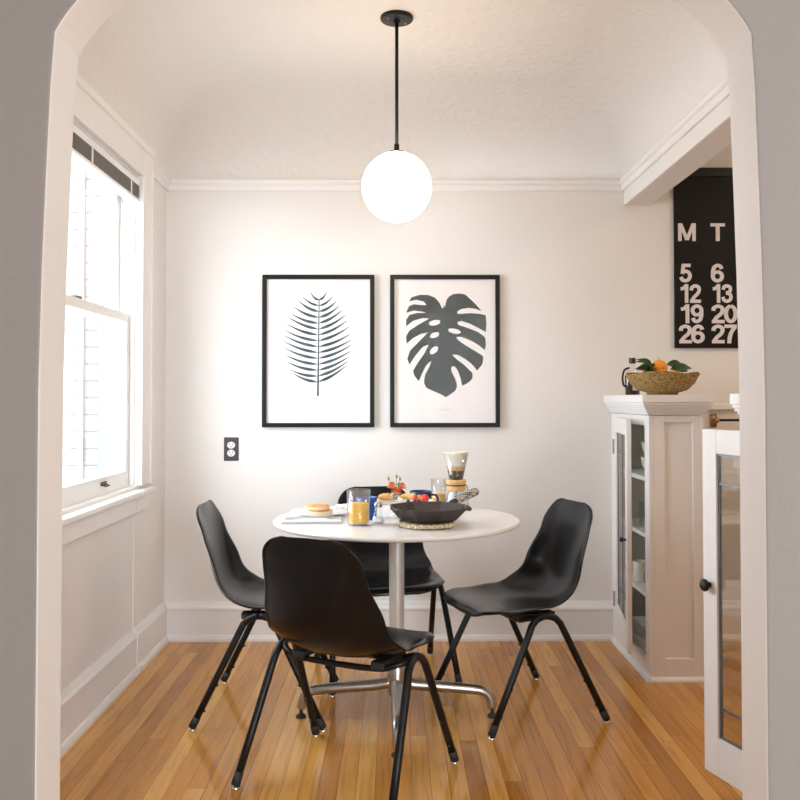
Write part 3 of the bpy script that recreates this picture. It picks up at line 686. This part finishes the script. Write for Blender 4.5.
# ------------------------------------------------------------------ table
TX, TY, TZ, TR = .005, 3.29, .735, .457
t = thing('round_table', 'round white pedestal dining table with a polished four-armed base', 'table', (TX, TY, 0))
bm = B(); lathe(bm, [(0, .716), (TR - .03, .716), (TR - .012, .717), (TR - .003, .721), (TR, .727), (TR - .002, .7315), (TR - .006, TZ), (0, TZ)], 96)
for f in bm.faces:
    c = f.calc_center_median()
    if c.z < TZ - .0025 or math.hypot(c.x, c.y) > TR - .008: f.material_index = 1
obj('tabletop', bm, ['laminate', 'edge'], t)
bm = B(); tube(bm, [(0, 0, .16), (0, 0, .700)], .028, 32); obj('column', bm, 'column', t, smooth=False).data.polygons.foreach_set('use_smooth', [True] * 32 + [False] * 2) if False else obj('column', tube(B(), [(0, 0, .16), (0, 0, .700)], .028, 32, cap=False), 'column', t, smooth=True)
bm = B(); lathe(bm, [(0, .698), (.032, .698), (.10, .708), (.10, .716), (0, .716)], 32); obj('top_plate', bm, 'alu', t)
bm = B(); lathe(bm, [(0, .078), (.022, .078), (.030, .085), (.034, .10), (.034, .15), (.031, .19), (.029, .195), (0, .195)], 32); obj('hub', bm, 'alu', t, smooth=True)
for a in (0, 90, 180, 270):
    a = R(a); c, s = math.cos(a), math.sin(a)
    P = [(q * c, q * s, z) for q, z in ((.02, .128), (.08, .119), (.18, .112), (.27, .104), (.318, .096), (.342, .078), (.351, .052), (.354, .034))]
    bm = B(); tube(bm, P, lambda t_: .021 - .0055 * t_, 16, smooth=4); l = obj('leg', bm, 'alu', t, smooth=True)
    bm = B(); lathe(bm, [(0, 0), (.018, 0), (.019, .004), (.015, .010), (.007, .013), (.006, .030), (0, .034)], 20, (.355 * c, .355 * s, 0)); obj('glide', bm, 'rubber', l, smooth=True)
# remove accidental double column if any
cols = [o for o in t.children if o.name.startswith('column')]
for o in cols[:-1]: bpy.data.objects.remove(o)

# ------------------------------------------------------------------ chairs
def shell_bm():
    prof = [(.240, .386), (.234, .404), (.208, .414), (.12, .406), (.03, .396), (-.05, .393), (-.108, .404), (-.155, .433), (-.188, .480), (-.208, .54), (-.222, .61), (-.236, .68), (-.248, .735), (-.256, .778)]
    sp = catmull([(0, a, b) for a, b in prof], 6)
    # resample by arc length
    acc = [0]
    for p, q in zip(sp, sp[1:]): acc.append(acc[-1] + (q - p).length)
    Lt = acc[-1]; NV, NU = 44, 24; rf, rt = .125, .065
    def at(s):
        s = min(max(s, 0), Lt)
        for i in range(len(acc) - 1):
            if acc[i + 1] >= s: return sp[i].lerp(sp[i + 1], (s - acc[i]) / max(1e-9, acc[i + 1] - acc[i]))
        return sp[-1]
    def interp(tab, x):
        for (a, va), (b, vb) in zip(tab, tab[1:]):
            if x <= b: q = (x - a) / (b - a); q = q * q * (3 - 2 * q); return va + (vb - va) * q
        return tab[-1][1]
    Wt = [(0, .224), (.2, .230), (.45, .230), (.65, .210), (.85, .178), (1, .158)]
    At = [(0, .006), (.15, .022), (.34, .046), (.50, .066), (.68, .060), (.86, .032), (1, .010)]
    bm = B(); grid = []
    for i in range(NV + 1):
        q = i / NV; q = .5 - .5 * math.cos(PI * q); q = .35 * (i / NV) + .65 * q; s = q * Lt
        c = at(s); t_ = (at(s + .006) - at(s - .006)).normalized(); n = Vector((0, t_.z, -t_.y))
        W_ = interp(Wt, q)
        if s < rf: W_ += -rf + math.sqrt(max(0, rf * rf - (rf - s) ** 2))
        if Lt - s < rt: W_ += -rt + math.sqrt(max(0, rt * rt - (rt - (Lt - s)) ** 2))
        A_ = interp(At, q); row = []
        for j in range(NU + 1):
            u = -1 + 2 * j / NU; u = math.copysign(abs(u) ** .85, u)
            off = A_ * abs(u) ** 2.1 + .004 * math.cos(u * PI)
            edge = max(0, abs(u) - .93) / .07; off -= .007 * edge ** 2
            row.append(bm.verts.new(Vector((u * W_, 0, 0)) + c + n * off))
        grid.append(row)
    for a, b in zip(grid, grid[1:]):
        for j in range(NU): bm.faces.new((a[j], a[j + 1], b[j + 1], b[j]))
    return bm
def make_chair(label):
    t = thing('shell_chair', label, 'chair', (0, 0, 0), 0, 'black shell chairs around the table')
    o = obj('shell_seat', shell_bm(), 'black_plastic', t, smooth=True, solid=.007); o.modifiers['solid'].offset = -1
    o.modifiers.new('sub', 'SUBSURF').render_levels = 1
    for sx in (-1, 1):
        for sy in (-1, 1):
            P = [(sx * .262, sy * .232, .014), (sx * .238, sy * .074, .335), (sx * .234, sy * .058, .368), (sx * .232, sy * .038, .388), (sx * .231, sy * .012, .397), (sx * .231, 0, .397)]
            P = [P[0], tuple(P[0][i] * .5 + P[1][i] * .5 for i in range(3))] + P[1:]
            bm = B(); tube(bm, P, .0125, 14)
            l = obj('leg', bm, 'black_metal', t, smooth=True)
            d = (Vector(P[2]) - Vector(P[0])).normalized(); p0 = Vector(P[0])
            bm = B(); tube(bm, [p0 - d * .004, p0 + d * .035], .0142, 14)
            obj('foot_cap', bm, 'rubber', l, smooth=True)
            for q in (.06, .16):
                c = p0 + d * q; bm = B(); ball(bm, (c.x, c.y - sy * .013, c.z), .006, 1, 8); obj('bumper', bm, 'rubber', l, smooth=True)
            bm = B(); lathe(bm, [(0, 0), (.012, 0), (.013, .003), (.010, .008), (.004, .010), (.004, .016), (0, .018)], 16, (P[0][0], P[0][1], 0)); obj('glide', bm, 'chrome', l, smooth=True)
    for sy in (-.062, .062):
        bm = B(); tube(bm, [(-.229, sy * .2, .394), (-.195, sy * .9, .384), (-.12, sy, .366), (.12, sy, .366), (.195, sy * .9, .384), (.229, sy * .2, .394)], .0095, 12, smooth=4); obj('cross_bar', bm, 'black_metal', t, smooth=True)
    for sx in (-1, 1):
        bm = B(); box(bm, sx * .14 - .022, sx * .14 + .022, -.08, .08, .368, .392); obj('mount', bm, 'rubber', t, bevel=.004)
    return t
def hd(x, y): return math.atan2(y, x) - PI / 2
ch = make_chair('black shell chair nearest the camera, seen from behind')
ch.location = (-.146, 2.785, 0); ch.rotation_euler = (0, 0, hd(.44, .895))
dup(ch, (.463, 3.400, 0), hd(-.416, -.15), 'black shell chair on the right side, empty seat facing the table')
dup(ch, (-.485, 3.420, 0), hd(1, -.02), 'black shell chair on the left side, back towards the window')
dup(ch, (-.045, 3.80, 0), hd(.22, -.975), 'black shell chair behind the table, against the back wall')

# ------------------------------------------------------------------ on the table
Z = TZ
def plate_bm(r, h=.014):
    return lathe(B(), [(0, 0), (r * .6, 0), (r * .62, .002), (r, h), (r - .002, h + .002), (r * .66, .006), (0, .004)], 48)
# folded striped towel
t = thing('dish_towel', 'folded white towel with a grey striped edge under the fork', 'towel', (-.300, 3.195, Z), R(3))
bm = B()
for k in range(3): box(bm, -.110 + k * .002, .110 - k * .003, -.055 + k * .001, .060, .0005 + k * .0035, .0035 + k * .0035)
obj('cloth', bm, 'cloth', t, bevel=.0012)
bm = B()
for k in range(52): x = -.107 + k * .0042; box(bm, x, x + .0018, -.0556, -.0542, .001, .0060)
obj('striped_hem', bm, 'stripe', t)
# plate with pancakes
simple('plate', plate_bm(.118), 'white_cer', 'white plate on the left of the table, holding two pancakes', 'plate', (-.285, 3.385, Z))
def pancake(label, x, y, z, r, rz):
    t = thing('pancake', label, 'pancake', (x, y, z), rz, 'stacked pancakes on the left plate')
    bm = B(); lathe(bm, [(0, 0), (r - .006, 0), (r, .005), (r, .010), (r - .007, .0145)], 36)
    for v in bm.verts: a = math.atan2(v.co.y, v.co.x); v.co.x *= 1 + .03 * math.sin(3 * a); v.co.y *= 1 + .03 * math.cos(2 * a)
    obj('crumb', bm, 'pancake_side', t, smooth=True)
    bm = B(); lathe(bm, [(r - .003, .0125), (r - .008, .0160), (r * .5, .0168), (0, .0170)], 36)
    for v in bm.verts: a = math.atan2(v.co.y, v.co.x); v.co.x *= 1 + .03 * math.sin(3 * a); v.co.y *= 1 + .03 * math.cos(2 * a)
    obj('browned_top', bm, 'pancake', t, smooth=True)
pancake('pancake on the left plate, bottom of the pair', -.288, 3.375, Z + .0065, .050, .4)
pancake('pancake on the left plate, top of the pair', -.298, 3.370, Z + .0240, .050, 1.7)
# cutlery
def strip(bm, path, wd, th):
    n = len(path); rows = []
    for i, (x, z) in enumerate(path):
        w_ = wd[i]; rows.append([bm.verts.new((x, -w_, z)), bm.verts.new((x, w_, z)), bm.verts.new((x, w_, z + th)), bm.verts.new((x, -w_, z + th))])
    for a, b in zip(rows, rows[1:]):
        for k in range(4): bm.faces.new((a[k], a[(k + 1) % 4], b[(k + 1) % 4], b[k]))
    bm.faces.new(rows[0][::-1]); bm.faces.new(rows[-1])
bm = B(); strip(bm, [(-.10, .0), (-.06, .002), (0, .004), (.045, .003), (.06, .001), (.075, .002)], [.008, .006, .003, .004, .010, .011], .002)
for k in range(4): y = -.0095 + k * .0062; box(bm, .074, .112, y - .0014, y + .0014, .003, .0048)
simple('fork', bm, 'steel', 'metal fork lying on the folded striped towel', 'fork', (-.300, 3.19, Z + .0115), smooth=False, rz=R(4))
bm = B(); strip(bm, [(-.10, .0), (-.02, .0), (0, .0), (.05, .0), (.10, .0), (.112, .0)], [.007, .006, .005, .009, .007, .001], .002)
simple('knife', bm, 'steel', 'metal knife lying on the towel behind the fork', 'knife', (-.300, 3.222, Z + .0115), smooth=False, rz=R(2))
# crumpled napkin behind the plate
bm = B(); N_ = 18; g = []
for i in range(N_ + 1):
    g.append([bm.verts.new((-.055 + .11 * i / N_, -.045 + .09 * j / N_, .004 + .012 * abs(math.sin(i * .9 + j * .35)) + .012 * math.exp(-((i - 9) ** 2 + (j - 9) ** 2) / 18))) for j in range(N_ + 1)])
for a, b in zip(g, g[1:]):
    for j in range(N_): bm.faces.new((a[j], a[j + 1], b[j + 1], b[j]))
o = simple('cloth_napkin', bm, 'cloth', 'crumpled white napkin behind the pancake plate', 'napkin', (-.185, 3.55, Z)); s = o.modifiers.new('solid', 'SOLIDIFY'); s.thickness = .002

def juice_glass(label, loc, r, h, fill):
    t = thing('juice_glass', label, 'glass', loc, 0, 'glasses of orange juice')
    bm = B(); lathe(bm, [(0, 0), (r * .86, 0), (r * .88, .003), (r, h), (r - .0022, h), (r * .86, .010), (0, .009)], 40); obj('glass', bm, 'glass', t, smooth=True)
    bm = B(); rt = r * .88 + (r - r * .88) * fill - .003; lathe(bm, [(0, .0105), (r * .84, .0105), (r * .85, .013), (rt, h * fill), (0, h * fill)], 40); obj('orange_juice', bm, 'juice', t, smooth=False)
juice_glass('large glass of orange juice beside the pancakes', (-.130, 3.115, Z), .0425, .125, .62)
juice_glass('glass of orange juice beside the coffee maker', (.180, 3.665, Z), .034, .112, .46)
mug('bright blue mug behind the front juice glass', (-.108, 3.27, Z), R(215), 'blue', .040, .082)
mug('dark navy mug behind the fruit stand, handle to the right', (.102, 3.555, Z), R(-25), 'navy', .045, .074, hr=.030)
# salt shaker
t = thing('salt_shaker', 'small glass salt shaker with a metal top beside the front juice glass', 'shaker', (-.062, 3.165, Z))
bm = B(); lathe(bm, [(0, 0), (.021, 0), (.022, .006), (.020, .020), (.013, .045), (.0125, .060), (0, .060)], 24); obj('glass_body', bm, 'glass', t, smooth=True)
bm = B(); lathe(bm, [(0, .003), (.0195, .003), (.0205, .007), (.018, .022), (0, .023)], 24); obj('salt', bm, 'salt', t, smooth=True)
bm = B(); lathe(bm, [(.0135, .058), (.0145, .060), (.0145, .069), (.009, .076), (0, .077)], 24); obj('metal_top', bm, 'alu', t, smooth=True)
# trivet
t = thing('rope_trivet', 'round braided rope trivet under the iron skillet', 'trivet', (.108, 3.085, Z))
bm = B(); lathe(bm, [(0, .003), (.088, .003), (.088, .015), (0, .015)], 40); obj('pad', bm, 'rope', t)
bm = B(); n = 26
for k in range(n):
    a = 2 * PI * k / n
    for s in (-1, 1):
        b0 = a - s * PI / n * 1.1; b1 = a + s * PI / n * 1.1
        tube(bm, [(.094 * math.cos(b0), .094 * math.sin(b0), .0045), (.100 * math.cos(a), .100 * math.sin(a), .010), (.094 * math.cos(b1), .094 * math.sin(b1), .0165)], .0042, 6)
obj('braided_edge', bm, 'rope', t, smooth=True)
bm = B(); tube(bm, [(-.094, -.03, .008), (-.108, -.040, .012), (-.116, -.038, .010), (-.113, -.028, .007), (-.096, -.024, .007)], .0025, 8, smooth=4); obj('hanging_loop', bm, 'rope', t, smooth=True)
# skillet
t = thing('skillet', 'brown-black octagonal cast iron skillet standing on the rope trivet', 'skillet', (.116, 3.105, Z + .0215))
bm = B()
def octo(r, z, rot=22.5): return [bm.verts.new((r * math.cos(R(rot + 45 * k)), r * math.sin(R(rot + 45 * k)), z)) for k in range(8)]
rs = [octo(.100, 0), octo(.106, .004), octo(.143, .041), octo(.147, .047), octo(.142, .047), octo(.137, .041), octo(.100, .007)]
for a, b in zip(rs, rs[1:]):
    for k in range(8): bm.faces.new((a[k], a[(k + 1) % 8], b[(k + 1) % 8], b[k]))
bm.faces.new(rs[0][::-1]); bm.faces.new(rs[-1])
obj('pan', bm, 'iron', t, bevel=.0025)
bm = B(); tube(bm, [(-.10, -.09, .049), (-.118, -.105, .047), (-.09, -.118, .047), (-.08, -.108, .049)], .005, 8); obj('pouring_lip', bm, 'iron', t, smooth=True)
bm = B(); tube(bm, [(.118, .02, .038), (.142, .022, .034), (.150, .048, .030), (.140, .075, .034), (.112, .068, .038)], .0075, 10, smooth=5); obj('helper_handle', bm, 'iron', t, smooth=True)
bm = B(); tube(bm, [(.085, .105, .044), (.108, .14, .050), (.135, .18, .056)], lambda q: .010 + .002 * q, 12); hnd = obj('handle', bm, 'iron', t, smooth=True)
def knit():
    m = mat('knit_grip', (.5, .45, .38), .9); nt = m.node_tree; b = nt.nodes['Principled BSDF']; tc = nt.nodes.new('ShaderNodeTexCoord')
    c = nt.nodes.new('ShaderNodeTexChecker'); c.inputs['Scale'].default_value = 130; c.inputs[1].default_value = (.62, .57, .50, 1); c.inputs[2].default_value = (.06, .045, .045, 1)
    nt.links.new(tc.outputs['Object'], c.inputs[0]); nt.links.new(c.outputs[0], b.inputs['Base Color']); return m
M['knit'] = knit()
bm = B(); tube(bm, [(.104, .135, .050), (.135, .180, .056), (.168, .230, .064), (.188, .260, .068), (.191, .265, .0685)], lambda q: .0165 if q < .7 else .0165 * math.sqrt(max(.05, 1 - ((q - .7) / .32) ** 2)), 16, smooth=4)
obj('knitted_grip', bm, 'knit', hnd, smooth=True)
# footed stand with fruit and pastries
t = thing('footed_stand', 'white footed serving stand in the middle holding fruit and pastries', 'stand', (.028, 3.385, Z))
SZ = .050
bm = B(); lathe(bm, [(0, 0), (.050, 0), (.052, .004), (.022, .012), (.016, .030), (.028, SZ - .006), (.115, SZ - .002), (.122, SZ + .004), (.120, SZ + .005), (.112, SZ), (0, SZ)], 48); obj('stand_plate', bm, 'white_cer', t, smooth=True)
zz = Z + SZ
def croissant(label, x, y, rz, L_=.075, r=.018):
    bm = B(); P = [(L_ / 2 * math.sin(a), .016 * math.cos(a) - .01, r * .92) for a in [R(-85 + 17 * k) for k in range(11)]]
    tube(bm, P, lambda q: r * (max(.0, math.sin(PI * (.06 + .88 * q))) ** .7) * (1 + .10 * math.cos(q * 34)), 12, smooth=3)
    return simple('croissant', bm, 'croissant', label, 'pastry', (x, y, zz), 'pastries on the stand', rz=rz)
croissant('golden pastry left of the flower vase', -.034, 3.435, R(10), .06, .014)
croissant('golden pastry right of the flower vase', .053, 3.455, R(-15), .06, .013)
def berry(kind, label, x, y, z, r, m, sz=1):
    bm = B(); ball(bm, (0, 0, r * sz), r, sz, 16)
    if kind == 'strawberry':
        for v in bm.verts: k = v.co.z / (2 * r * sz); s = .55 + .5 * k if k < .85 else 1; v.co.x *= s; v.co.y *= s
        t = thing(kind, label, 'fruit', (x, y, z)); obj('flesh', bm, m, t, smooth=True)
        bm = B(); lathe(bm, [(0, 2 * r * sz + .001), (r * .6, 2 * r * sz - .001), (r * .7, 2 * r * sz - .003), (0, 2 * r * sz - .002)], 8); obj('leafy_cap', bm, 'stem', t); return t
    return simple(kind, bm, m, label, 'fruit', (x, y, z))
berry('strawberry', 'red strawberry beside the blueberries on the stand', .074, 3.36, zz, .013, 'red_fruit', 1.1)
berry('tomato', 'large red fruit at the right of the stand', .110, 3.35, zz, .019, 'red_fruit', .85)
berry('blueberry', 'dark blueberry farthest left on the stand', .048, 3.325, zz, .0075, 'blueberry')
berry('blueberry', 'dark blueberry in front of the strawberry', .072, 3.32, zz, .008, 'blueberry')
berry('blueberry', 'dark berry between the strawberry and the large red fruit', .088, 3.325, zz, .008, 'blueberry')
berry('grape', 'green grape just right of the strawberry', .090, 3.365, zz + .0, .010, 'grape', 1.5)
# vase with carnations
t = thing('flower_vase', 'small clear glass vase of orange carnations behind the stand', 'vase', (.0, 3.395, zz + .0005))
bm = B(); lathe(bm, [(0, 0), (.018, 0), (.020, .006), (.0185, .030), (.017, .034), (.0155, .034), (.0165, .028), (.017, .006), (0, .004)], 28); obj('glass', bm, 'glass', t, smooth=True)
heads = [(-.014, .0, .066, .018), (.026, .006, .062, .017), (.006, -.010, .045, .018)]
for (x, y, z, r_) in heads:
    bm = B(); tube(bm, [(x * .2, y * .2, .006), (x * .5, y * .5, z * .5), (x, y, z - .008)], .0016, 6); s = obj('stem', bm, 'stem', t)
    bm = B()
    for lay in range(5):
        nP = 9 - lay; rr = r_ * (1 - lay * .17)
        for k in range(nP):
            a = 2 * PI * k / nP + lay * .5; el = R(-25 + lay * 24); c0 = Vector((x, y, z - .005 + lay * .0022))
            d = Vector((math.cos(a) * math.cos(el), math.sin(a) * math.cos(el), math.sin(el))); sd = Vector((-math.sin(a), math.cos(a), 0)); up = d.cross(sd) * -1
            rows = []
            for q in (0, .45, .8, 1):
                wq = rr * (.12 + .48 * math.sin(q * PI * .62)); rows.append([bm.verts.new(c0 + d * rr * q + sd * wq * e + up * (.0028 * math.sin(e * 7 + k) * q)) for e in (-1, -.5, 0, .5, 1)])
            for A, Bb in zip(rows, rows[1:]):
                for j in range(4): bm.faces.new((A[j], A[j + 1], Bb[j + 1], Bb[j]))
    obj('carnation', bm, 'petal', t, smooth=True, solid=.0006)
for (x, y, z) in ((-.026, .0, .086), (.005, .004, .094), (.018, .002, .084), (.012, .0, .064)):
    bm = B(); tube(bm, [(x * .2, y, .006), (x * .7, y, z * .6), (x, y, z)], .0012, 6); s = obj('stem', bm, 'stem', t)
    bm = B(); ball(bm, (x, y, z + .001), .0045, 1.5, 10); tube(bm, [(x, y, z + .004), (x - .003, y, z + .014)], .0007, 5); obj('bud', bm, 'stem', t, smooth=True)
# pour-over coffee maker
t = thing('coffee_maker', 'glass pour-over coffee maker with a wooden collar and paper filter', 'coffee maker', (.243, 3.535, Z))
bm = B(); lathe(bm, [(0, 0), (.052, 0), (.058, .006), (.056, .020), (.030, .078), (.024, .095), (.026, .110), (.052, .228), (.050, .228), (.024, .110), (.022, .095), (.028, .078), (.053, .021), (.054, .008), (0, .004)], 48); obj('glass_body', bm, 'glass', t, smooth=True)
col = []
bm = B(); lathe(bm, [(.031, .078), (.040, .078), (.041, .082), (.039, .094), (.0375, .100), (.039, .106), (.041, .118), (.040, .122), (.029, .122)], 40, close=True); col = obj('wood_collar', bm, 'wood', t, smooth=True)
bm = B(); lathe(bm, [(.0385, .0975), (.0415, .0985), (.0415, .1015), (.0385, .1025)], 32, close=True); tube(bm, [(.040, -.01, .100), (.045, -.012, .09), (.047, -.014, .065)], .0018, 6); obj('leather_tie', bm, 'leather', col, smooth=True)
bm = B(); lathe(bm, [(0, .110), (.024, .114), (.049, .2335), (.048, .2335), (.023, .116), (0, .112)], 40); obj('paper_filter', bm, M['filter_t'] if 'filter_t' in M else 'filter', t, smooth=True)
bm = B(); lathe(bm, [(0, .1095), (.0248, .1135), (.0345, .158), (.034, .158), (0, .156)], 40); obj('coffee_grounds', bm, 'coffee', t, smooth=True)
bm = B(); lathe(bm, [(.0346, .158), (.0384, .176), (.0380, .176), (.0342, .158)], 40, close=True); obj('wet_filter_band', bm, 'wood', t, smooth=True)
bm = B(); lathe(bm, [(0, .040), (.0015, .042), (.002, .07), (.007, .088), (.014, .108), (0, .1085)], 16); obj('coffee_drip', bm, 'coffee', t, smooth=True)
